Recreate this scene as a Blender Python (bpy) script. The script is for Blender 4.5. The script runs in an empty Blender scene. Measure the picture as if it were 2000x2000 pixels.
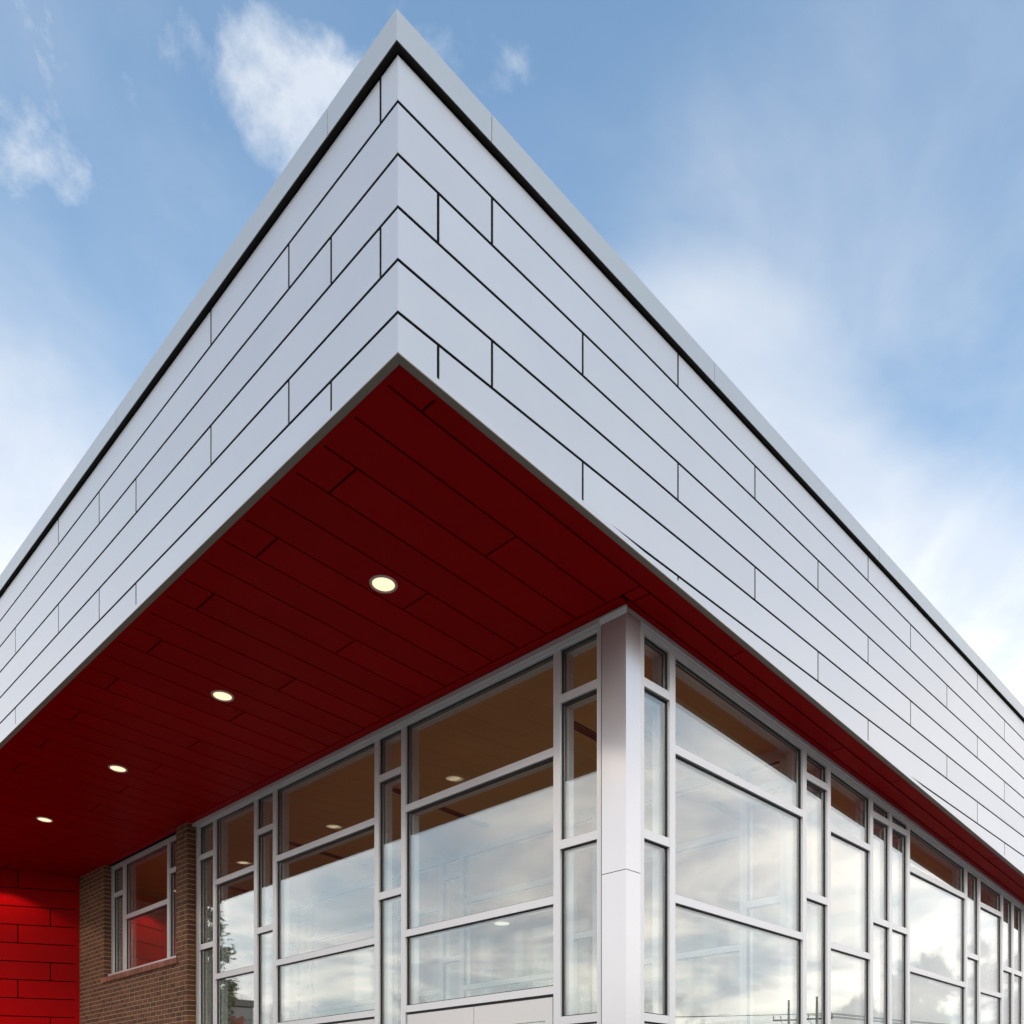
import bpy, bmesh, math, random
from mathutils import Vector, Matrix
R = math.radians
random.seed(7)
scene = bpy.context.scene
COL = scene.collection

# ------------------------------------------------------------------ camera
# building axes: X runs along the glazed flank (to the right), Y along the entrance front (to the left)
FW_ANG = R(44.816)
cam_d = bpy.data.cameras.new('camera')
cam = bpy.data.objects.new('camera', cam_d)
COL.objects.link(cam)
cam.location = (-3.152, -4.0635, 1.5)
cam.rotation_euler = (R(90), 0, FW_ANG - R(90))
cam_d.sensor_width = 36
cam_d.lens = 30.978
cam_d.shift_y = 0.585
cam_d.clip_start = 0.05
cam_d.clip_end = 6000
scene.camera = cam

# ------------------------------------------------------------------ sky, sun, exposure
SUN_AZ_VEC = Vector((-0.60, -0.80, 0))
SUN_EL = R(36)
world = bpy.data.worlds.new('World')
scene.world = world
world.use_nodes = True
wn = world.node_tree
wn.nodes.clear()


class NT:
    """small helper to write node graphs as expressions"""
    def __init__(self, tree):
        self.t = tree

    def n(self, kind, **kw):
        nd = self.t.nodes.new(kind)
        for k, v in kw.items():
            setattr(nd, k, v)
        return nd

    def put(self, sock, v):
        if isinstance(v, (int, float, tuple, list)):
            sock.default_value = v
        else:
            self.t.links.new(v, sock)

    def m(self, op, a, b=None, c=None, clamp=False):
        nd = self.n('ShaderNodeMath', operation=op, use_clamp=clamp)
        self.put(nd.inputs[0], a)
        if b is not None:
            self.put(nd.inputs[1], b)
        if c is not None:
            self.put(nd.inputs[2], c)
        return nd.outputs[0]

    def smooth(self, v, lo, hi):
        nd = self.n('ShaderNodeMapRange', interpolation_type='SMOOTHSTEP')
        self.put(nd.inputs[0], v)
        nd.inputs[1].default_value = lo
        nd.inputs[2].default_value = hi
        return nd.outputs[0]

    def mix(self, f, a, b, blend='MIX'):
        nd = self.n('ShaderNodeMix', data_type='RGBA', blend_type=blend)
        self.put(nd.inputs[0], f)
        self.put(nd.inputs[6], a)
        self.put(nd.inputs[7], b)
        return nd.outputs[2]

    def noise(self, vec, scale, detail=4, rough=.5, dist=0, dim='3D'):
        nd = self.n('ShaderNodeTexNoise', noise_dimensions=dim)
        if vec is not None:
            self.put(nd.inputs['Vector'], vec)
        nd.inputs['Scale'].default_value = scale
        nd.inputs['Detail'].default_value = detail
        nd.inputs['Roughness'].default_value = rough
        nd.inputs['Distortion'].default_value = dist
        return nd.outputs['Fac']


W = NT(wn)
tc = W.n('ShaderNodeTexCoord')
sky = W.n('ShaderNodeTexSky', sky_type='NISHITA')
sky.sun_disc = False
sky.sun_elevation = SUN_EL
sky.sun_rotation = math.atan2(SUN_AZ_VEC.x, SUN_AZ_VEC.y)
sky.air_density = 1.2
sky.dust_density = 1.5
sky.ozone_density = 1.6
nrm = W.n('ShaderNodeVectorMath', operation='NORMALIZE')
wn.links.new(tc.outputs['Generated'], nrm.inputs[0])
sep = W.n('ShaderNodeSeparateXYZ')
wn.links.new(nrm.outputs[0], sep.inputs[0])
zc = W.m('MAXIMUM', sep.outputs[2], 0.0)
den = W.m('ADD', zc, 0.16)
comb = W.n('ShaderNodeCombineXYZ')
wn.links.new(W.m('DIVIDE', sep.outputs[0], den), comb.inputs[0])
wn.links.new(W.m('DIVIDE', sep.outputs[1], den), comb.inputs[1])
pl = comb.outputs[0]
# cloud layers, laid on a plane overhead so that they flatten towards the horizon
n_big = W.noise(pl, 0.85, 3, .55, .4)
n_mid = W.noise(pl, 2.6, 9, .58, .5)
n_fine = W.noise(pl, 7.5, 6, .6, .3)
veil = W.m('ADD', W.m('MULTIPLY', n_big, 0.62), W.m('MULTIPLY', n_mid, 0.38))
low = W.m('SUBTRACT', 1.0, W.smooth(sep.outputs[2], 0.28, 0.70))
veil = W.m('ADD', veil, W.m('MULTIPLY', low, 0.21))


def sky_dir(az, el):
    """compass direction (degrees from the building's X axis) and height of a cloud"""
    az, el = R(az), R(el)
    return Vector((math.cos(el) * math.cos(az), math.cos(el) * math.sin(az), math.sin(el)))


def dotw(v):
    dv = W.n('ShaderNodeVectorMath', operation='DOT_PRODUCT')
    wn.links.new(nrm.outputs[0], dv.inputs[0])
    dv.inputs[1].default_value = v
    return dv.outputs['Value']


# a long bright cloud bank that lies behind the roof edge (a great-circle band with a ragged edge) and a softer one to the north-west
ba, bb = sky_dir(37.2, 42.84), sky_dir(19.07, 26.68)
bn = ba.cross(bb).normalized()
dist = W.m('ABSOLUTE', W.m('ADD', dotw(bn), W.m('MULTIPLY', W.m('SUBTRACT', n_big, .5), .10)))
band = W.m('SUBTRACT', 1.0, W.smooth(dist, 0.0, 0.15))
band = W.m('MULTIPLY', band, W.smooth(dotw(sky_dir(25.0, 33.05)), math.cos(R(17)), math.cos(R(3))))
bank = W.m('MULTIPLY', band, .34)
bank = W.m('MAXIMUM', bank, W.m('MULTIPLY', W.smooth(dotw(sky_dir(75.72, 28.96)), math.cos(R(13)), math.cos(R(1))), .18))
bank = W.m('MAXIMUM', bank, W.m('MULTIPLY', W.smooth(dotw(sky_dir(22.11, 43.17)), math.cos(R(14)), math.cos(R(1))), .10))
veil = W.m('ADD', veil, bank)
veil_mask = W.m('MULTIPLY', W.smooth(veil, 0.40, 0.80), 0.90)
# single clouds that stand over the building: direction, angular radius (deg), strength


puffs = 0.0
for az, el, rad, st in ((59.78, 48.38, 2.0, .60), (59.63, 47.39, 1.7, .60), (57.74, 48.42, 1.9, .56), (74.22, 46.48, 3.6, .28), (72.16, 45.48, 2.4, .16),
                        (64.48, 47.65, 1.6, .26), (47.15, 49.82, 1.5, .06), (59.16, 50.7, 3.0, .04), (54.7, 50.97, 2.6, .06)):
    dv = W.n('ShaderNodeVectorMath', operation='DOT_PRODUCT')
    wn.links.new(nrm.outputs[0], dv.inputs[0])
    dv.inputs[1].default_value = sky_dir(az, el)
    f = W.smooth(dv.outputs['Value'], math.cos(R(rad * 1.7)), math.cos(R(rad * .25)))
    puffs = W.m('MAXIMUM', puffs, W.m('MULTIPLY', f, st))
puff_n = W.m('ADD', W.m('MULTIPLY', W.noise(nrm.outputs[0], 9.5, 9, .60, .2), 2.0), puffs)
puff_mask = W.m('MULTIPLY', W.smooth(puff_n, 1.20, 1.72), 0.92)
scat = W.smooth(W.m('ADD', W.m('MULTIPLY', n_mid, .75), W.m('MULTIPLY', n_fine, .25)), .52, .70)
scat_mask = W.m('MULTIPLY', scat, 0.40)
haze_low = W.m('MULTIPLY', W.m('SUBTRACT', 1.0, W.smooth(sep.outputs[2], 0.10, 0.44)), .62)
mask = W.m('MAXIMUM', W.m('MAXIMUM', W.m('MAXIMUM', veil_mask, haze_low), puff_mask), scat_mask)
# cloud light: white high up, creamier low where the evening light reaches it through more air; grey bases
shade = W.smooth(W.noise(pl, 1.7, 7, .55, .6), 0.34, 0.66)
warm = W.smooth(sep.outputs[2], 0.15, 0.66)
cl_hi = W.mix(shade, (5.8, 6.6, 7.8, 1), (8.4, 8.6, 8.9, 1))
cl_lo = W.mix(shade, (10.6, 10.9, 11.8, 1), (23.5, 21.4, 19.4, 1))
cl = W.mix(warm, cl_lo, cl_hi)
# grey heaps of cumulus low along the horizon
heap_n = W.m('ADD', W.noise(nrm.outputs[0], 7.0, 8, .58, .2), W.m('MULTIPLY', W.m('SUBTRACT', 0.155, sep.outputs[2]), 2.2))
heap = W.m('MULTIPLY', W.smooth(heap_n, 0.60, 0.66), 0.85)
cl = W.mix(heap, cl, (8.6, 8.1, 8.3, 1))
mask = W.m('MAXIMUM', mask, heap)
sky_gain = W.mix(1.0, sky.outputs[0], (2.2, 2.4, 2.3, 1), 'MULTIPLY')
skycol = W.mix(mask, sky_gain, cl)
bg = W.n('ShaderNodeBackground')
wn.links.new(skycol, bg.inputs[0])
bg.inputs[1].default_value = 0.12
wo = W.n('ShaderNodeOutputWorld')
wn.links.new(bg.outputs[0], wo.inputs[0])

sun_d = bpy.data.lights.new('sun', 'SUN')
sun_d.energy = 1.4
sun_d.angle = R(22)
sun_d.color = (1, .93, .86)
sun = bpy.data.objects.new('sun', sun_d)
COL.objects.link(sun)
sd = (SUN_AZ_VEC.normalized() * math.cos(SUN_EL) + Vector((0, 0, math.sin(SUN_EL))))
sun.rotation_euler = sd.to_track_quat('Z', 'Y').to_euler()
sun.location = (-10, -20, 20)

vs = scene.view_settings
vs.view_transform = 'Standard'
vs.look = 'None'
vs.exposure = -0.08
vs.gamma = 1
vs.use_curve_mapping = False
scene.cycles.use_denoising = True
scene.cycles.max_bounces = 10
scene.cycles.diffuse_bounces = 5
scene.cycles.glossy_bounces = 5
scene.cycles.transparent_max_bounces = 24
scene.cycles.sample_clamp_indirect = 6

# ------------------------------------------------------------------ materials
MATS = {}


def mat(name, col, rough=.5, metal=0, spec=.5, var=0, noise_amt=0, noise_scale=3, bump=0, bump_scale=40, island=False,
        obj_coord=True, rough_var=0, coat=0):
    m = bpy.data.materials.new(name)
    m.use_nodes = True
    t = m.node_tree
    b = t.nodes['Principled BSDF']
    b.inputs['Roughness'].default_value = rough
    b.inputs['Metallic'].default_value = metal
    b.inputs['Specular IOR Level'].default_value = spec
    b.inputs['Coat Weight'].default_value = coat
    G = NT(t)
    c = (*col, 1)
    geo = G.n('ShaderNodeNewGeometry')
    pos = geo.outputs['Position']
    fac = None
    if var:
        oi = G.n('ShaderNodeObjectInfo')
        r = oi.outputs['Random']
        if island:
            r = G.m('FRACT', G.m('ADD', r, geo.outputs['Random Per Island']))
        fac = G.m('ADD', 1 - var, G.m('MULTIPLY', r, 2 * var))
    if noise_amt:
        nz = G.noise(pos, noise_scale, 5, .6)
        f2 = G.m('ADD', 1 - noise_amt, G.m('MULTIPLY', nz, 2 * noise_amt))
        fac = f2 if fac is None else G.m('MULTIPLY', fac, f2)
    if fac is not None:
        cc = G.n('ShaderNodeCombineXYZ')
        for i in range(3):
            t.links.new(fac, cc.inputs[i])
        out = G.mix(1.0, c, cc.outputs[0], 'MULTIPLY')
        t.links.new(out, b.inputs['Base Color'])
    else:
        b.inputs['Base Color'].default_value = c
    if rough_var:
        t.links.new(G.m('ADD', rough - rough_var, G.m('MULTIPLY', G.noise(pos, 2.2, 4, .6), 2 * rough_var)), b.inputs['Roughness'])
    if bump:
        bp = G.n('ShaderNodeBump')
        bp.inputs['Strength'].default_value = 1.0
        bp.inputs['Distance'].default_value = bump
        t.links.new(G.noise(pos, bump_scale, 3, .5), bp.inputs['Height'])
        t.links.new(bp.outputs[0], b.inputs['Normal'])
    MATS[name] = m
    return m


mat('panel_metal', (.59, .592, .62), .38, .45, .5, var=.03, noise_amt=.035, noise_scale=1.1, bump=.0022, bump_scale=2.6, rough_var=.05)
mat('coping_metal', (.485, .505, .53), .42, .45, .5, var=.012, noise_amt=.03, noise_scale=1.5)
mat('dark_backing', (.006, .006, .006), .9, 0, .1)
mat('taupe_trim', (.20, .165, .125), .55, noise_amt=.05)
mat('red_panel', (.285, .0003, .0012), .30, 0, .02, var=.06, noise_amt=.10, noise_scale=2, bump=.0008, bump_scale=3)
mat('red_dark', (.006, .0005, .0005), .9, 0, .1)
mat('frame_metal', (.62, .605, .615), .34, .40, .5, noise_amt=.02, noise_scale=5)
mat('cover_metal', (.62, .605, .62), .27, .72, .5, noise_amt=.02, noise_scale=4)
mat('underside_shade_dark', (.018, .016, .013), .7, 0, .2)  # shade under the coping, put into the colour
mat('door_paint', (.62, .59, .58), .42, .05, .5, noise_amt=.02)
mat('gasket', (.012, .012, .012), .6)
mat('brick', (.100, .036, .018), .82, var=.34, noise_amt=.25, noise_scale=28, bump=.003, bump_scale=160, island=True)
mat('sill_brick', (.24, .085, .055), .8, var=.28, noise_amt=.2, noise_scale=28, bump=.003, bump_scale=160, island=True)
mat('mortar', (.43, .27, .135), .9, noise_amt=.2, noise_scale=20, bump=.003, bump_scale=120)
mat('concrete', (.18, .176, .168), .85, noise_amt=.18, noise_scale=.8, bump=.004, bump_scale=30)
mat('asphalt', (.06, .06, .062), .9, noise_amt=.25, noise_scale=.5, bump=.01, bump_scale=60)
mat('grass', (.07, .10, .035), .95, noise_amt=.3, noise_scale=.2)
mat('ceiling_wood', (.58, .30, .115), .6, noise_amt=.12, noise_scale=1.2)
mat('plaster', (.55, .53, .49), .8, noise_amt=.04)
mat('floor_tile', (.42, .36, .29), .5, noise_amt=.1)
mat('grille_dark', (.05, .03, .02), .7)
mat('drape_cloth', (.16, .20, .21), .85, noise_amt=.1, noise_scale=8)
mat('roofing', (.2, .2, .2), .9)
mat('bark', (.10, .075, .055), .9, noise_amt=.3, noise_scale=14, bump=.01, bump_scale=30)
mat('leaf', (.10, .12, .05), .6, var=.35, island=True)
mat('pole_wood', (.06, .045, .03), .9, noise_amt=.3, noise_scale=12)
mat('ceramic', (.30, .30, .30), .3)
mat('cable_black', (.02, .02, .02), .6)
mat('grey_siding', (.23, .235, .24), .55, .1, var=.04)
mat('grey_cap', (.10, .10, .105), .5, .3)
mat('red_letter', (.24, .010, .014), .5)
mat('trim_ring', (.55, .40, .34), .35, .6)


def emis(name, col, strength):
    m = bpy.data.materials.new(name)
    m.use_nodes = True
    b = m.node_tree.nodes['Principled BSDF']
    b.inputs['Base Color'].default_value = (.8, .75, .65, 1)
    b.inputs['Emission Color'].default_value = (*col, 1)
    b.inputs['Emission Strength'].default_value = strength
    MATS[name] = m


emis('lamp_lens', (1, .80, .50), 1.15)
emis('lobby_lens', (1, .93, .8), .9)


def glass(name, tint, f0, power=5.0):
    m = bpy.data.materials.new(name)
    m.use_nodes = True
    t = m.node_tree
    t.nodes.clear()
    G = NT(t)
    geo = G.n('ShaderNodeNewGeometry')
    dp = G.n('ShaderNodeVectorMath', operation='DOT_PRODUCT')
    t.links.new(geo.outputs['Incoming'], dp.inputs[0])
    t.links.new(geo.outputs['Normal'], dp.inputs[1])
    graze = G.m('POWER', G.m('SUBTRACT', 1.0, G.m('ABSOLUTE', dp.outputs['Value'])), power)
    refl = G.m('ADD', f0, G.m('MULTIPLY', graze, 1 - f0))      # Schlick-like, the same from both sides
    tr = G.n('ShaderNodeBsdfTransparent')
    tr.inputs[0].default_value = (*tint, 1)
    gl = G.n('ShaderNodeBsdfGlossy')
    gl.inputs['Roughness'].default_value = 0.0
    gl.inputs['Color'].default_value = (.97, .985, .98, 1)
    mx = G.n('ShaderNodeMixShader')
    t.links.new(refl, mx.inputs[0])
    t.links.new(tr.outputs[0], mx.inputs[1])
    t.links.new(gl.outputs[0], mx.inputs[2])
    o = G.n('ShaderNodeOutputMaterial')
    t.links.new(mx.outputs[0], o.inputs[0])
    MATS[name] = m


glass('coated_glass', (.94, .965, .95), .155, 3.0)
glass('clear_glass', (.94, .97, .96), .045)


# ------------------------------------------------------------------ mesh helpers
class MB:
    def __init__(self):
        self.v, self.f = [], []

    def prism(self, pts, vec):
        pts = [Vector(p) for p in pts]
        vec = Vector(vec)
        n, o = len(pts), len(self.v)
        self.v += pts + [p + vec for p in pts]
        self.f.append(list(range(o, o + n)))
        self.f.append(list(range(o + n, o + 2 * n))[::-1])
        for i in range(n):
            j = (i + 1) % n
            self.f.append([o + i, o + n + i, o + n + j, o + j])
        return self

    def box(self, x0, x1, y0, y1, z0, z1):
        return self.prism([(x0, y0, z0), (x1, y0, z0), (x1, y1, z0), (x0, y1, z0)], (0, 0, z1 - z0))

    def tube(self, pts, rads, seg=10, cap=True):
        o0 = None
        pts = [Vector(p) for p in pts]
        prev = None
        for i, p in enumerate(pts):
            d = (pts[min(i + 1, len(pts) - 1)] - pts[max(i - 1, 0)]).normalized()
            a = d.orthogonal().normalized() if prev is None else (prev - d * prev.dot(d)).normalized()
            prev = a
            b = d.cross(a)
            o = len(self.v)
            for k in range(seg):
                an = 2 * math.pi * k / seg
                self.v.append(p + (a * math.cos(an) + b * math.sin(an)) * rads[i])
            if o0 is not None:
                for k in range(seg):
                    k2 = (k + 1) % seg
                    self.f.append([o0 + k, o0 + k2, o + k2, o + k])
            elif cap:
                self.f.append([o + k for k in range(seg)][::-1])
            o0 = o
        if cap:
            self.f.append([o0 + k for k in range(seg)])
        return self

    def lathe(self, prof, c, axis_mat=None, seg=40):
        n = len(prof)
        o = len(self.v)
        for k in range(seg):
            an = 2 * math.pi * k / seg
            for r, z in prof:
                p = Vector((r * math.cos(an), r * math.sin(an), z))
                if axis_mat:
                    p = axis_mat @ p
                self.v.append(p + Vector(c))
        for k in range(seg):
            k2 = (k + 1) % seg
            for i in range(n - 1):
                self.f.append([o + k * n + i, o + k2 * n + i, o + k2 * n + i + 1, o + k * n + i + 1])
        return self

    def build(self, name, material, parent=None, smooth=False, kind=None, recalc=True, loc=None):
        me = bpy.data.meshes.new(name)
        off = Vector(loc) if loc is not None else Vector()
        me.from_pydata([tuple(Vector(p) - off) for p in self.v], [], self.f)
        if recalc:
            bm = bmesh.new()
            bm.from_mesh(me)
            bmesh.ops.recalc_face_normals(bm, faces=bm.faces)
            bm.to_mesh(me)
            bm.free()
        me.materials.append(MATS[material])
        if smooth:
            for p in me.polygons:
                p.use_smooth = True
        ob = bpy.data.objects.new(name, me)
        COL.objects.link(ob)
        if parent is not None:
            ob.parent = parent
        if loc is not None:
            ob.location = off
        if kind:
            ob['kind'] = kind
        return ob


def thing(name, label, cat, loc=(0, 0, 0), group=None):
    o = bpy.data.objects.new(name, None)
    o.empty_display_size = .3
    COL.objects.link(o)
    o.location = loc
    o['label'] = label
    o['category'] = cat
    if group:
        o['group'] = group
    return o


def tag(o, label, cat, group=None):
    o['label'] = label
    o['category'] = cat
    if group:
        o['group'] = group
    return o


def clip_below(poly, zb):
    """keep the part of a (s, z) polygon that lies above z = zb(s)"""
    out = []
    n = len(poly)
    for i in range(n):
        a, b = poly[i], poly[(i + 1) % n]
        fa, fb = a[1] - zb(a[0]), b[1] - zb(b[0])
        if fa >= 0:
            out.append(a)
        if (fa < 0) != (fb < 0):
            t = fa / (fa - fb)
            out.append((a[0] + t * (b[0] - a[0]), a[1] + t * (b[1] - a[1])))
    return out


# ------------------------------------------------------------------ dimensions
SLOPE = .053
Z0 = 5.895


def zs(x):
    return Z0 - SLOPE * x


XEND, YEND = 17.0, 15.6
XW, YW = 2.80, .50            # outer faces of the two glazed walls

# ------------------------------------------------------------------ ground
g = MB().box(-1500, 1500, -1500, 1500, -1.0, -.16).build('ground', 'grass')
g['kind'] = 'structure'
g = MB().box(-60, 60, -42, -5.6, -.2, -.13).build('road', 'asphalt')
g['kind'] = 'structure'
g = MB().box(-5.2, 30, -5.4, 40, -.5, 0).build('pavement', 'concrete')
g['kind'] = 'structure'
g = MB().box(-45, -5.4, -5.4, 60, -.2, -.13).build('car_park', 'asphalt')
g['kind'] = 'structure'
kb = MB().box(-5.4, -5.2, -5.6, 40, -.5, .004)
kb.box(-5.2, 30, -5.6, -5.4, -.5, .004)
g = kb.build('kerb', 'concrete')
g['kind'] = 'structure'

# ------------------------------------------------------------------ the building
B = thing('building', 'modern building with silver panel roof edge, red soffit and tall glazed corner', 'building', (2.8, .5, 0))


bpy.context.view_layer.update()
B_INV = Matrix.Translation((-2.8, -.5, 0))


def part(mb, name, material, parent=None, **kw):
    o = mb.build(name, material, **kw)
    if parent is None:
        o.parent = B
        o.matrix_parent_inverse = B_INV
    else:
        o.parent = parent          # direct parts of the building have an identity world matrix
    return o


part(MB().box(.12, XEND, .12, YEND, 7.58, 7.72), 'roof', 'roofing')

# fascia: dark backing with panels hung in front of it, recessed joints between
fb = MB()
fb.box(.0055, .10, .0055, YEND, Z0 + .012, 7.69)
fb.prism([(.10, .0055, zs(.1) + .012), (XEND, .0055, zs(XEND) + .012), (XEND, .0055, 7.69), (.10, .0055, 7.69)], (0, .0945, 0))
fascia = part(fb, 'fascia', 'dark_backing')
TH = .004
ROWS = [7.345 - .305 * i for i in range(0, 8)]       # joint centre heights
LJ = {0: [.167, 2.31, 5.67, 9.03, 12.39], 1: [1.19, 4.56, 7.92, 11.28, 14.64], 2: [.685, 3.71, 7.09, 10.45, 13.81]}
RJ = {0: [2.84, 6.51, 10.16, 13.82], 1: [.757, 4.06, 7.73, 11.39, 15.05], 2: [.306, 1.653, 5.305, 8.96, 12.62, 16.2]}
G2 = .011                                           # half a joint
LIP = .04


def zb_right(s):
    return zs(s) + LIP


def zb_left(s):
    return Z0 + LIP


def fascia_face(mb, side, s0, s1, z0, z1):
    poly = [(s0, z0), (s1, z0), (s1, z1), (s0, z1)]
    poly = clip_below(poly, zb_left if side == 'L' else zb_right)
    if len(poly) < 3:
        return False
    if max(p[1] for p in poly) - min(p[1] for p in poly) < .004:
        return False
    if side == 'L':
        mb.prism([(0, s, z) for s, z in poly], (TH, 0, 0))
    else:
        mb.prism([(s, 0, z) for s, z in poly], (0, TH, 0))
    return True


tops = [7.612] + [r - G2 for r in ROWS]
bots = [r + G2 for r in ROWS] + [5.0]
for i in range(8):
    z1, z0 = tops[i], bots[i]
    lj, rj = LJ[i % 3], RJ[i % 3]
    if i <= 5:
        mb = MB()
        fascia_face(mb, 'L', 0, lj[0] - G2, z0, z1)
        fascia_face(mb, 'R', TH, rj[0] - G2, z0, z1)
        part(mb, 'corner_panel', 'panel_metal', fascia)
        for a, b in zip(lj, lj[1:] + [YEND]):
            mb = MB()
            if fascia_face(mb, 'L', a + G2, b - G2, z0, z1):
                part(mb, 'fascia_panel', 'panel_metal', fascia)
        spans = list(zip(rj, rj[1:] + [XEND]))
    else:
        spans = list(zip([0] + rj, rj + [XEND]))
    for a, b in spans:
        mb = MB()
        if fascia_face(mb, 'R', a + G2, b - G2, z0, z1):
            part(mb, 'fascia_panel', 'panel_metal', fascia)
mb = MB()
mb.box(0, TH, 0, YEND, Z0, Z0 + LIP)
mb.prism([(TH, 0, zs(TH)), (XEND, 0, zs(XEND)), (XEND, 0, zs(XEND) + LIP), (TH, 0, zs(TH) + LIP)], (0, TH, 0))
part(mb, 'edge_strip', 'panel_metal', fascia)

# coping along the roof edge, in lengths with hairline seams
coping = part(MB().box(.0, .30, .0, YEND, 7.70, 7.79).box(.30, XEND, .0, .30, 7.70, 7.79), 'coping', 'dark_backing')
CP, CB, CT = -.036, 7.640, 7.818
lseam = [.672, 4.06, 7.49, 10.9, 14.3]
rseam = [.72, 3.325, 6.72, 10.1, 13.5]
mb = MB()
mb.prism([(CP, CP, CB), (CP, lseam[0] - .003, CB), (CP, lseam[0] - .003, CT), (CP, CP, CT)], (.03, 0, 0))
mb.prism([(CP + .03, CP, CB), (rseam[0] - .003, CP, CB), (rseam[0] - .003, CP, CT), (CP + .03, CP, CT)], (0, .03, 0))
mb.prism([(CP + .03, CP + .03, CT - .02), (rseam[0] - .003, CP + .03, CT - .02), (rseam[0] - .003, .32, CT - .02), (.32, .32, CT - .02),
          (.32, lseam[0] - .003, CT - .02), (CP + .03, lseam[0] - .003, CT - .02)], (0, 0, .018))
part(mb, 'coping_corner', 'coping_metal', coping)
part(MB().box(CP + .003, .012, CP + .003, YEND, CB - .006, CB - .0005).box(.012, XEND, CP + .003, .012, CB - .006, CB - .0005), 'underside_shade', 'underside_shade_dark', coping)  # dark strip painting the shade on the coping's underside
for a, b in zip(lseam, lseam[1:] + [YEND]):
    mb = MB().box(CP, CP + .03, a + .003, b - .003, CB, CT).box(CP + .03, .32, a + .003, b - .003, CT - .02, CT - .002)
    part(mb, 'coping_section', 'coping_metal', coping)
for a, b in zip(rseam, rseam[1:] + [XEND]):
    mb = MB().box(a + .003, b - .003, CP, CP + .03, CB, CT).box(a + .003, b - .003, CP + .03, .32, CT - .02, CT - .002)
    part(mb, 'coping_section', 'coping_metal', coping)

# soffit trim and soffit planks
tr = MB()
tr.prism([(0, 0, Z0 - .008), (0, YEND, Z0 - .008), (.052, YEND, Z0 - .008 - .0028), (.052, .052, Z0 - .008 - .0028)], (0, 0, .008))
part(tr, 'soffit_trim', 'taupe_trim')
tr = MB()
tr.prism([(.002, 0, zs(.002) - .008), (.054, .052, zs(.054) - .008), (XEND, .052, zs(XEND) - .008), (XEND, 0, zs(XEND) - .008)], (0, 0, .008))
part(tr, 'soffit_trim', 'taupe_trim')


def slab(mb, x0, x1, y0, y1, lift, th):
    mb.prism([(x0, y0, zs(x0) + lift), (x1, y0, zs(x1) + lift), (x1, y1, zs(x1) + lift), (x0, y1, zs(x0) + lift)], (0, 0, th))


mb = MB()
slab(mb, .1, 2.80, .1, YEND, .026, .05)
slab(mb, 2.80, XEND, .1, .52, .026, .05)
soffit = part(mb, 'soffit', 'red_dark')
mb = MB()
slab(mb, .053, .098, .053, YEND, -.002, .016)
slab(mb, .098, XEND, .053, .098, -.002, .016)
part(mb, 'soffit_border', 'red_panel', soffit)
mb = MB()
slab(mb, 2.650, 2.745, .44, YEND, -.002, .016)
slab(mb, 2.745, XEND, .420, .468, -.002, .016)
part(mb, 'soffit_border', 'red_panel', soffit)
PJ = {0: .36, 1: 2.77, 2: 1.56}
GS = .009
for k in range(0, 45):
    ya = .098 if k == 0 else .2255 + .3435 * (k - 1) + GS
    yb = .2255 + .3435 * k - GS
    yb = min(yb, YEND)
    j0 = PJ[k % 3]
    js = [j0 + 3.655 * i for i in range(6)]

    def runs(xa, xb):
        e = [xa] + [j for j in js if xa + .02 < j < xb - .02] + [xb]
        return [(a + (GS if a != xa else 0), b - (GS if b != xb else 0)) for a, b in zip(e, e[1:])]
    if k == 0:
        lst = [(a, b, ya, yb) for a, b in runs(.098, XEND)]
    elif k == 1:
        lst = [(.098, 2.635, ya, yb)] + [(a, b, ya, .403) for a, b in runs(2.635 + 2 * GS, XEND)]
    else:
        lst = [(a, b, ya, yb) for a, b in runs(.098, 2.635)]
    for a, b, c, d in lst:
        mb = MB()
        slab(mb, a, b, c, d, -.002, .016)
        part(mb, 'soffit_panel', 'red_panel', soffit)

# ------------------------------------------------------------------ glazed walls
rng = random.Random(3)


def lw(s, d, z):              # entrance front: s along Y, d inwards
    return (XW + d, s, z)


def rw(s, d, z):              # flank: s along X
    return (s, YW + d, z)


def pw(s, d, z):              # inner lobby screen
    return (6.05 + d, s, z)


NARROW = [(5.183, 5.258), (3.866, 3.945), (2.280, 2.352), (.86, .935)]
BIG = [(4.735, 4.810), (3.385, 3.460)]
BIGR = [(4.735, 4.810), (3.385, 3.460), (2.02, 2.095), (.86, .935)]
DOORBAY = [(4.735, 4.810), (3.385, 3.460), (2.567, 2.640)]


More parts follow.
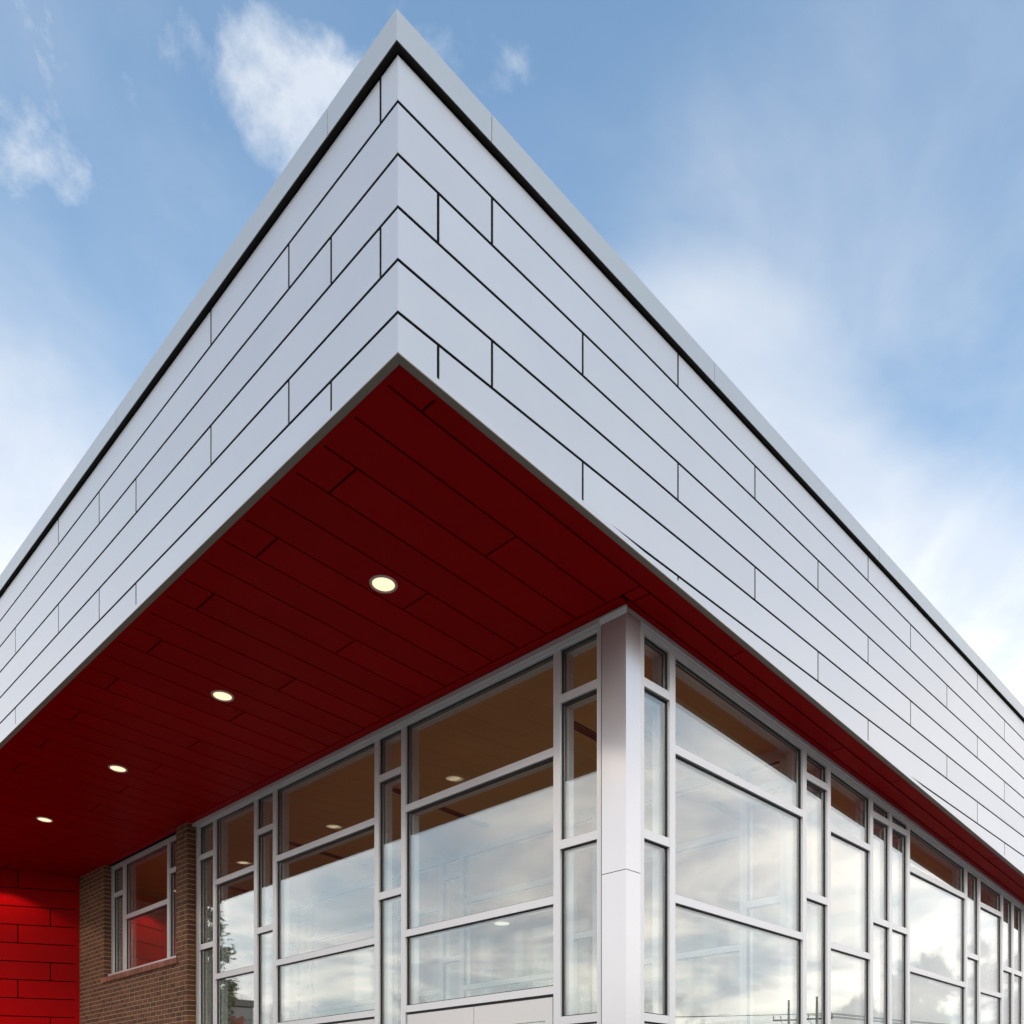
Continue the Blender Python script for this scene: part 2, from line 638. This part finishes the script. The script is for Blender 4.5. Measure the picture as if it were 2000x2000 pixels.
def glazed_wall(name, pt, bays, muls, headz, ceil, glassmat, depth=.19, front=0.0, zsill=.12):
    """muls: (s0, s1) of every upright; bays: kinds between them"""
    s_a, s_b = muls[0][0], muls[-1][1]
    inward = Vector(pt(0, 1, 0)) - Vector(pt(0, 0, 0))
    cw = part(MB().prism([pt(s_a, .004, 0), pt(s_b, .004, 0), pt(s_b, .004, zsill), pt(s_a, .004, zsill)], inward * (depth - .01)), name, 'frame_metal')
    part(MB().prism([pt(s_a, 0, headz(s_a)), pt(s_b, 0, headz(s_b)), pt(s_b, 0, ceil(s_b)), pt(s_a, 0, ceil(s_a))], inward * depth), 'head_rail', 'frame_metal', cw)
    for a, b in muls:
        part(MB().prism([pt(a, front, zsill), pt(b, front, zsill), pt(b, front, headz(b)), pt(a, front, headz(a))], inward * depth), 'mullion', 'frame_metal', cw)
    for (ma, mb_), kind in zip(zip(muls, muls[1:]), bays):
        s0, s1 = ma[1], mb_[0]
        tr_ = {'n': NARROW, 'b': BIG, 'r': BIGR, 'd': DOORBAY}[kind]
        tr_ = sorted(tr_)
        edges = [zsill]
        for z0, z1 in tr_:
            part(MB().prism([pt(s0, .002, z0), pt(s1, .002, z0), pt(s1, .002, z1), pt(s0, .002, z1)], inward * (depth - .012)), 'transom', 'frame_metal', cw)
            edges += [z0, z1]
        for i in range(0, len(edges), 2):
            za = edges[i]
            last = i + 1 >= len(edges)
            if kind == 'd' and i == 0:
                continue
            zt0 = headz(s0) if last else edges[i + 1]
            zt1 = headz(s1) if last else edges[i + 1]
            # black gasket rebate round the pane
            gk = MB()
            gw = .011
            for (p0, p1, q0, q1) in (((s0, za), (s0 + gw, za), (s0 + gw, zt0), (s0, zt0)), ((s1 - gw, za), (s1, za), (s1, zt1), (s1 - gw, zt1)),
                                     ((s0 + gw, za), (s1 - gw, za), (s1 - gw, za + gw), (s0 + gw, za + gw)),
                                     ((s0 + gw, zt0 - gw), (s1 - gw, zt1 - gw), (s1 - gw, zt1), (s0 + gw, zt0))):
                gk.prism([pt(p0[0], .026, p0[1]), pt(p1[0], .026, p1[1]), pt(q0[0], .026, q0[1]), pt(q1[0], .026, q1[1])], inward * .05)
            # the pane itself, a double glazing unit with the slight lean every pane has
            ta, tb = rng.gauss(0, .0009), rng.gauss(0, .0007)
            sc_, zc_ = (s0 + s1) / 2, (za + zt0) / 2
            quad = [(s0 + .004, za + .004), (s1 - .004, za + .004), (s1 - .004, zt1 - .004), (s0 + .004, zt0 - .004)]
            pn = MB().prism([pt(s, .036 + ta * (s - sc_) + tb * (z - zc_), z) for s, z in quad], inward * .026)
            po = part(pn, 'pane', glassmat, cw)
            part(gk, 'gasket', 'gasket', cw)
    return cw


def centre(lst, w):
    return [(c - w / 2, c + w / 2) for c in lst]


LM = [(.73, .81), (1.24, 1.32), (3.478, 3.552), (3.957, 4.037), (6.165, 6.25), (6.655, 6.738), (7.83, 7.91), (8.335, 8.425)]
glazed_wall('curtain_wall', lw, ['n', 'd', 'n', 'd', 'n', 'r', 'n'], LM, lambda s: 5.668, lambda s: zs(XW) - .002, 'coated_glass')
RM = [(2.972, 3.065)] + centre([3.492, 6.027, 6.625, 7.808, 8.403, 9.005, 11.293, 11.905, 13.07, 13.665, 14.255, 16.6], .088)
glazed_wall('curtain_wall', rw, ['n', 'r', 'n', 'r', 'n', 'n', 'r', 'n', 'r', 'n', 'n', 'r'], RM, lambda s: zs(s) - .098, lambda s: zs(s) - .002, 'coated_glass')
IM = LM + [(10.5, 10.58), (11.0, 11.08), (12.7, 12.8)]
glazed_wall('lobby_screen', pw, ['n', 'd', 'n', 'r', 'n', 'r', 'n', 'r', 'n', 'r'], IM, lambda s: zs(6.05) - .10, lambda s: zs(6.05) + .03, 'clear_glass', depth=.16)

# flashing under the soffit, in front of the heads
mb = MB()
mb.prism([(2.750, .47, zs(2.75) - .052), (2.750, 8.455, zs(2.75) - .052), (2.750, 8.455, zs(2.75) - .004), (2.750, .47, zs(2.75) - .004)], (.048, 0, 0))
part(mb, 'head_flashing', 'frame_metal')
mb = MB()
mb.prism([(2.80, .470, zs(2.80) - .045), (XEND - .3, .470, zs(XEND - .3) - .045), (XEND - .3, .470, zs(XEND - .3) - .004), (2.80, .470, zs(2.80) - .004)], (0, .028, 0))
part(mb, 'head_flashing', 'frame_metal')

# corner column cover in two lengths
cc = part(MB().box(2.785, 2.99, .485, .75, 0, zs(2.9) - .01), 'column_cover', 'gasket')
part(MB().box(2.763, 2.966, .466, .726, 0, 3.527), 'cover_sheet', 'cover_metal', cc)
part(MB().box(2.763, 2.966, .466, .726, 3.533, zs(2.766) - .056), 'cover_sheet', 'cover_metal', cc)
part(MB().prism([(2.740, .440, zs(2.74) - .030), (2.740, .74, zs(2.74) - .030), (2.765, .74, zs(2.74) - .075), (2.765, .464, zs(2.74) - .075)], (0.0, 0.0, .012)), 'cover_cap', 'frame_metal', cc)

# double doors in the two wide entrance bays
for (s0, s1) in ((1.32, 3.478), (4.037, 6.165)):
    part(MB().prism([lw(s0 + .004, .02, 2.545), lw(s1 - .004, .02, 2.545), lw(s1 - .004, .02, 2.562), lw(s0 + .004, .02, 2.562)], (.06, 0, 0)), 'door_stop', 'gasket')
    mid = (s0 + s1) / 2
    for a, b, hs in ((s0 + .022, mid - .006, 1), (mid + .006, s1 - .022, -1)):
        d = MB()
        for q in ((a, a + .09, .03, 2.54), (b - .09, b, .03, 2.54), (a + .09, b - .09, 2.33, 2.54), (a + .09, b - .09, .03, .28)):
            d.prism([lw(q[0], .012, q[2]), lw(q[1], .012, q[2]), lw(q[1], .012, q[3]), lw(q[0], .012, q[3])], (.045, 0, 0))
        dr = part(d, 'door', 'door_paint')
        part(MB().prism([lw(a + .085, .03, .275), lw(b - .085, .03, .275), lw(b - .085, .03, 2.335), lw(a + .085, .03, 2.335)], (.01, 0, 0)), 'pane', 'coated_glass', dr)
        hx = b - .045 if hs > 0 else a + .045
        part(MB().tube([lw(hx, .0, .9), lw(hx, -.05, .92), lw(hx, -.05, 1.4), lw(hx, .0, 1.42)], [.012] * 4, 10), 'handle', 'frame_metal', dr, smooth=True)

# ------------------------------------------------------------------ brick wall with its window
BX = 2.68
YB0, YB1, WY0, WY1, WZ = 8.46, 12.83, 8.845, 11.665, 3.80
ztop = zs(BX) - .004
core = MB()
I = .0045
core.box(BX + I, 2.93, YB0 + I, WY0 - I, 0, ztop)
core.box(BX + I, 2.93, WY1 + I, YB1, 0, ztop)
core.box(BX + I, 2.93, WY0 - I, WY1 + I, 0, WZ - .09)
wall = part(core, 'brick_wall', 'mortar')
CH, BL, J = .0745, .203, .0115
JH = .020
bricks = []
row = 0
z = ztop - CH
while z > .02:
    flem = (row % 7 == 3)
    spans = [(YB0, YB1)]
    if z + .025 > WZ - .088:
        spans = [(YB0, WY0), (WY1, YB1)]
    for a, b in spans:
        # running bond, cut at the openings
        run = []
        y = YB0 - (BL if row % 2 else BL / 2)
        step = 0
        while y < b:
            ln = BL if not flem or step % 2 == 0 else BL / 2
            y0, y1 = max(y, a), min(y + ln - JH, b)
            if y1 - y0 > .004:
                run.append([y0, y1])
            y += ln
            step += 1
        if run[0][1] - run[0][0] < .06 and len(run) > 1:      # no slivers at an opening
            run[1][0] = run[0][0]
            run.pop(0)
        if run[-1][1] - run[-1][0] < .06 and len(run) > 1:
            run[-2][1] = run[-1][1]
            run.pop()
        run[0][0], run[-1][1] = a, b
        bricks += [(p, q, z) for p, q in run]
    z -= CH
    row += 1
SHARED = {}


def brick_mesh(ln):
    key = round(ln, 3)
    if key not in SHARED:
        o = MB().box(0, .124, 0, key, 0, CH - J).build('brick', 'brick')
        SHARED[key] = o.data
        bpy.data.objects.remove(o)
    return SHARED[key]


vis = sorted([b for b in bricks if b[2] > 2.70], key=lambda b: b[0])
single = set(vis[:300])
for y0, y1, z in bricks:
    if (y0, y1, z) in single:
        o = bpy.data.objects.new('brick', brick_mesh(y1 - y0))
        COL.objects.link(o)
        o.parent = wall
        o.location = (BX + random.uniform(-.0012, .0012), y0, z)
rest = MB()
for y0, y1, z in bricks:
    if (y0, y1, z) not in single:
        jx = random.uniform(-.0012, .0012)
        rest.box(BX + jx, BX + .124 + jx, y0, y1, z, z + CH - J)
part(rest, 'bricks', 'brick', wall, kind='stuff')

# rowlock sill under the brick wall's window
sill = part(MB().box(BX - .02, 2.80, WY0 - .07, WY1 + .075, WZ - .088, WZ - .006), 'window_sill', 'mortar')
ny = int((WY1 - WY0 + .16) / .0715)
sm = MB().box(0, .17, 0, .059, 0, .084).build('brick', 'sill_brick')
smd = sm.data
bpy.data.objects.remove(sm)
for i in range(ny):
    o = bpy.data.objects.new('brick', smd)
    COL.objects.link(o)
    o.parent = sill
    o.location = (BX - .034, WY0 - .08 + i * .0715, WZ - .087)

# window in the brick wall
BWM = [(8.70, 8.75), (9.345, 9.428), (11.055, 11.165), (11.575, 11.70)]
win = part(MB().box(2.74, 2.98, WY0 + .002, WY1 + .03, WZ + .001, WZ + .062), 'window', 'frame_metal')
part(MB().box(2.80, 2.98, 8.70, 11.70, 5.668, zs(2.8) - .004), 'head_rail', 'frame_metal', win)
for a, b in BWM:
    part(MB().box(2.80, 2.98, a, b, WZ + .062, 5.668), 'mullion', 'frame_metal', win)
for (ma, mb_), zt in zip(zip(BWM, BWM[1:]), ((5.183, 5.258), (4.735, 4.81), (5.183, 5.258))):
    s0, s1 = ma[1], mb_[0]
    part(MB().box(2.802, 2.97, s0, s1, *zt), 'transom', 'frame_metal', win)
    for za, zb in ((WZ + .062, zt[0]), (zt[1], 5.668)):
        part(MB().box(2.836, 2.862, s0 + .004, s1 - .004, za + .004, zb - .004), 'pane', 'coated_glass', win)
        gk = MB()
        for q in ((s0, s0 + .011, za, zb), (s1 - .011, s1, za, zb), (s0 + .011, s1 - .011, zb - .011, zb), (s0 + .011, s1 - .011, za, za + .011)):
            gk.box(2.826, 2.88, *q)
        part(gk, 'gasket', 'gasket', win)

# ------------------------------------------------------------------ red panelled wall, turned 27 degrees
TH_R = R(27)
rd = Vector((-math.cos(TH_R), math.sin(TH_R), 0))
rn = Vector((-rd.y, rd.x, 0))
if rn.y > 0:
    rn = -rn                        # outward, towards the forecourt
RA = Vector((2.70, 12.83, 0))
RLEN = 3.05


def red_prism(mb, s0, s1, z0, z1, out, th):
    p = [RA + rd * s0 + rn * out, RA + rd * s1 + rn * out]
    mb.prism([(p[0].x, p[0].y, z0), (p[1].x, p[1].y, z0), (p[1].x, p[1].y, z1), (p[0].x, p[0].y, z1)], -rn * th)
    return mb


rwall = part(red_prism(MB(), 0, RLEN, 0, zs(1.2) - .01, -.03, .25), 'panel_wall', 'red_dark')
part(red_prism(MB(), .012, .100, 0, zs(2.6) - .012, 0, .028), 'corner_trim', 'red_panel', rwall)
RZ = [5.487 - .3275 * i for i in range(0, 17)]
RJS = {0: [1.02, 2.6], 1: [1.55], 2: [.497, 2.08]}
for i in range(-1, 16):
    z1 = zs(1.6) - .012 if i < 0 else RZ[i] - .009
    z0 = RZ[i + 1] + .009 if i + 1 < len(RZ) else .02
    e = [.100] + RJS[(i + 1) % 3] + [RLEN]
    for a, b in zip(e, e[1:]):
        part(red_prism(MB(), a + (.009 if a > .1 else .0), b - (.009 if b < RLEN else 0), z0, z1, 0, .022), 'wall_panel', 'red_panel', rwall)

# ------------------------------------------------------------------ inside
mb = MB()
slab(mb, 2.99, XEND - .2, .69, 13.6, .02, .06)
ceiling = part(mb, 'ceiling', 'ceiling_wood')
part(MB().box(2.99, XEND - .2, .69, 13.6, -.02, .02), 'floor_slab', 'floor_tile')
part(MB().box(XEND - .25, XEND - .05, .5, 13.8, 0, 7.5), 'end_wall', 'plaster')
part(MB().box(2.95, XEND - .05, 13.6, 13.8, 0, 7.5), 'back_wall', 'plaster')


def ceil_piece(name, x0, x1, y0, y1, material, drop=.012, th=.03):
    m_ = MB()
    slab(m_, x0, x1, y0, y1, .02 - drop, th)
    return part(m_, name, material, ceiling)


for (x0, x1, y) in ((3.9, 5.6, 5.15), (3.9, 5.6, 8.1), (4.0, 5.6, 11.2), (3.9, 5.7, 2.2), (6.9, 8.3, 2.2), (9.6, 10.9, 2.2), (11.9, 13.2, 2.2)):
    for dy in (-.045, .0, .045):
        ceil_piece('slot_diffuser', x0, x1, y + dy - .012, y + dy + .012, 'grille_dark')
for i in range(3):
    for j in range(2):
        ceil_piece('vent_slot', 4.55 + i * .17, 4.68 + i * .17, 1.45 + j * .2, 1.6 + j * .2, 'grille_dark')
for ly in (9.0, 6.0):  # second one is an unseen fill lamp, added to brighten the ceiling
    lg = MB().lathe([(0, -.004), (.14, -.004), (.16, .006)], (9.7, ly, zs(9.7) + .012))
    part(lg, 'ceiling_or_fill_lamp', 'lobby_lens', ceiling)
    ld = bpy.data.lights.new('ceiling_or_fill_beam', 'SPOT')
    ld.energy = 300
    ld.spot_size = R(140)
    ld.spot_blend = .5
    ld.shadow_soft_size = .12
    ld.color = (1, .86, .66)
    lo = bpy.data.objects.new('ceiling_or_fill_beam', ld)
    COL.objects.link(lo)
    lo.location = (9.7, ly, zs(9.7) - .04)
    lo.parent = ceiling
# bulkhead beyond the lobby screen
part(MB().box(13.0, 13.25, .7, 13.6, 0, 5.3), 'room_wall', 'plaster')


def drape(y0, y1, x, label):
    d = MB()
    n = int((y1 - y0) / .03)
    o = len(d.v)
    for i in range(n + 1):
        y = y0 + (y1 - y0) * i / n
        dx = .05 * math.sin(i * .9) + .02 * math.sin(i * .37)
        d.v += [Vector((x + dx, y, .04)), Vector((x + dx * .8, y, 4.98)), Vector((x + dx + .012, y, .04)), Vector((x + dx * .8 + .012, y, 4.98))]
    for i in range(n):
        a = o + i * 4
        d.f += [[a, a + 4, a + 5, a + 1], [a + 2, a + 3, a + 7, a + 6], [a + 1, a + 5, a + 7, a + 3], [a, a + 2, a + 6, a + 4]]
    ob = d.build('drape', 'drape_cloth', smooth=True)
    return tag(ob, label, 'curtain')


drape(8.2, 10.4, 11.6, 'wide grey pleated drape seen deep inside, behind the entrance glass')
drape(11.0, 11.8, 11.9, 'short grey pleated drape hanging alone inside, beyond the wide drape')

# ------------------------------------------------------------------ downlights in the soffit
ORD = ['first', 'second', 'third', 'fourth', 'fifth']
for k in range(5):
    x, y = 1.237, 1.785 + 2.765 * k
    z = zs(x) - .002
    if k == 4:
        lab = 'lit round soffit downlight next to the red panelled wall, fifth from the roof corner'
    else:
        lab = 'lit round downlight in the red soffit, %s from the roof corner' % ORD[k]
    t = thing('downlight', lab, 'downlight', (x, y, z), 'downlights along the red soffit')
    tilt = Matrix.Rotation(math.atan(SLOPE), 3, 'Y')
    MB().lathe([(.092, .004), (.092, -.004), (.099, -.010), (.112, -.009), (.118, .002)], (0, 0, 0), tilt).build('trim_ring', 'trim_ring', t, smooth=True)
    MB().lathe([(.0, -.001), (.05, -.0005), (.093, -.001)], (0, 0, 0), tilt).build('lens', 'lamp_lens', t, smooth=True)
    ld = bpy.data.lights.new('downlight_beam', 'SPOT')
    ld.energy = 60
    ld.spot_size = R(118)
    ld.spot_blend = .18
    ld.shadow_soft_size = .05
    ld.color = (1, .84, .62)
    lo = bpy.data.objects.new('downlight_beam', ld)
    COL.objects.link(lo)
    lo.parent = t
    lo.location = (0, 0, -.03)

# ------------------------------------------------------------------ what the glass mirrors
def tree(name, label, loc, height, trunk_h, crown_r, crown_c, leaf, n_leaf, lmat, seed, cat='tree', group=None, squash=1.0):
    rr = random.Random(seed)
    t = thing(name, label, cat, loc, group)
    tk = MB()
    r0 = height * .017
    tk.tube([(0, 0, -.1), (0, 0, trunk_h * .5), (rr.uniform(-.1, .1), rr.uniform(-.1, .1), trunk_h), (0, 0, height * .8)], [r0 * 1.3, r0, r0 * .85, r0 * .2], 9)
    tips = []
    for i in range(14):
        an = rr.uniform(0, 6.28)
        zb = rr.uniform(trunk_h * .8, height * .65)
        rad = crown_r * rr.uniform(.55, .95)
        e = Vector((math.cos(an) * rad, math.sin(an) * rad, min(zb + rad * rr.uniform(.3, 1.0), height * .95)))
        mid = Vector((e.x * .45, e.y * .45, zb + (e.z - zb) * .4))
        tk.tube([(0, 0, zb), mid, e], [r0 * .45, r0 * .28, r0 * .06], 6)
        tips += [e, mid, (e + mid) / 2]
    tk.build('trunk', 'bark', t, smooth=True)
    cr = MB()
    clumps = []
    for i in range(38):
        v = Vector((rr.gauss(0, 1), rr.gauss(0, 1), rr.gauss(0, 1))).normalized() * rr.random() ** .4
        clumps.append((Vector((v.x * crown_r, v.y * crown_r, crown_c + v.z * (height - crown_c) * squash)), crown_r * rr.uniform(.16, .34)))
    clumps += [(p, crown_r * rr.uniform(.15, .28)) for p in tips]
    for i in range(n_leaf):
        c, cr_r = clumps[rr.randrange(len(clumps))]
        p = c + Vector((rr.gauss(0, .5), rr.gauss(0, .5), rr.gauss(0, .42))) * cr_r
        a = Vector((rr.gauss(0, 1), rr.gauss(0, 1), rr.gauss(0, .6))).normalized()
        b = a.orthogonal().normalized()
        s = leaf * rr.uniform(.6, 1.25)
        o = len(cr.v)
        cr.v += [p - a * s, p + b * s * .45, p + a * s, p - b * s * .45]
        cr.f.append([o, o + 1, o + 2, o + 3])
    cr.build('crown', lmat, t, recalc=False)
    return t


tree('ornamental_tree', 'slender leafy tree mirrored in the entrance glass beside the brick', (-2.42, 18.75, 0), 7.7, 4.5, .80, 5.75, .066, 8000, 'leaf', 11)

def utility_pole(loc, h, rz, lab, arms):
    t = thing('utility_pole', lab, 'utility pole', loc, 'utility poles across the road')
    t.rotation_euler.z = rz
    MB().tube([(0, 0, -.5), (0, 0, h * .5), (0, 0, h)], [.15, .125, .09], 10).build('pole', 'pole_wood', t, smooth=True)
    for zc, half in arms:
        a = MB().box(-half, half, .09, .19, zc - .06, zc + .06).build('crossarm', 'pole_wood', t)
        br = MB().tube([(-half * .55, .14, zc - .06), (0, .12, zc - .75)], [.02, .02], 6).tube([(half * .55, .14, zc - .06), (0, .12, zc - .75)], [.02, .02], 6)
        br.build('brace', 'pole_wood', t)
        for sx in (-half * .95, -half * .5, half * .5, half * .95):
            MB().lathe([(0, .0), (.03, 0), (.03, .1), (.07, .12), (.05, .2), (.07, .22), (.03, .32), (0, .33)], (sx, .14, zc + .06), None, 10).build('insulator', 'ceramic', t, smooth=True)
    return t


PA = utility_pole((66.4, -28.4, -.13), 11.1, R(60), 'wooden utility pole mirrored in the narrow flank pane beside the wide one', [(9.25, 1.35)])
PBp = utility_pole((66.2, -30.8, -.13), 11.0, R(60), 'wooden utility pole mirrored in the wide flank pane', [(9.3, 1.3)])


def cable(p, q, sag, lab):
    pts = []
    for i in range(17):
        t = i / 16
        v = Vector(p).lerp(Vector(q), t)
        v.z -= sag * 4 * t * (1 - t)
        pts.append(v)
    o = MB().tube(pts, [.022] * 17, 5).build('power_cable', 'cable_black', smooth=True)
    tag(o, lab, 'cable', 'power cables at the utility poles')


ux, uy = math.cos(R(60)), math.sin(R(60))
for i, sx in enumerate((-1.28, -.67, .67, 1.28)):
    a = (66.4 + ux * sx - uy * .14, -28.4 + uy * sx + ux * .14, 9.55)
    nth = ('first', 'second', 'third', 'fourth')[i]
    cable(a, (a[0] - 62, a[1] - 42, 9.6), 1.0, "thin power cable on the crossarm's %s insulator, strung towards the road" % nth)
    cable(a, (a[0] + 60, a[1] + 34, 9.6), 1.1, "thin power cable on the crossarm's %s insulator, strung away from the road" % nth)

# neighbouring grey building with red letters, mirrored low in the entrance glass
ND = Vector((.972, .235, 0))
NO = Vector((-5.26, 21.5, 0))
NB = thing('annex', 'grey panelled annex with red wall letters, mirrored low in the entrance glass', 'building', NO)
NB.rotation_euler.z = math.atan2(ND.y, ND.x)
bpy.context.view_layer.update()
MB().box(0, 12, .04, 8, 0, 4.8).build('wall', 'dark_backing', NB)
MB().box(-.04, 12.04, -.05, 8.04, 4.82, 5.02).build('roof_cap', 'grey_cap', NB)
for i in range(12):
    z1 = 4.80 - i * .4
    offs = (i % 3) * .55 + .55
    e = [0] + [offs + 2.4 * k for k in range(5) if offs + 2.4 * k < 11.9] + [12]
    for a, b in zip(e, e[1:]):
        MB().box(a + .006, b - .006, 0, .03, z1 - .39, z1 - .01 + .0).build('wall_panel', 'grey_siding', NB)
for ch, xp in (('M', .30), ('A', .78), ('T', 1.20), ('O', 1.60)):
    cu = bpy.data.curves.new('letter', 'FONT')
    cu.body = ch
    cu.size = .60
    cu.extrude = .03
    cu.offset = .012
    tmp = bpy.data.objects.new('tmp', cu)
    COL.objects.link(tmp)
    dg = bpy.context.evaluated_depsgraph_get()
    me = bpy.data.meshes.new_from_object(tmp.evaluated_get(dg))
    bpy.data.objects.remove(tmp)
    me.materials.clear()
    me.materials.append(MATS['red_letter'])
    lo = bpy.data.objects.new('letter', me)
    COL.objects.link(lo)
    lo.parent = NB
    lo.location = (xp, -.045, 4.08)
    lo.rotation_euler = (R(90), 0, 0)
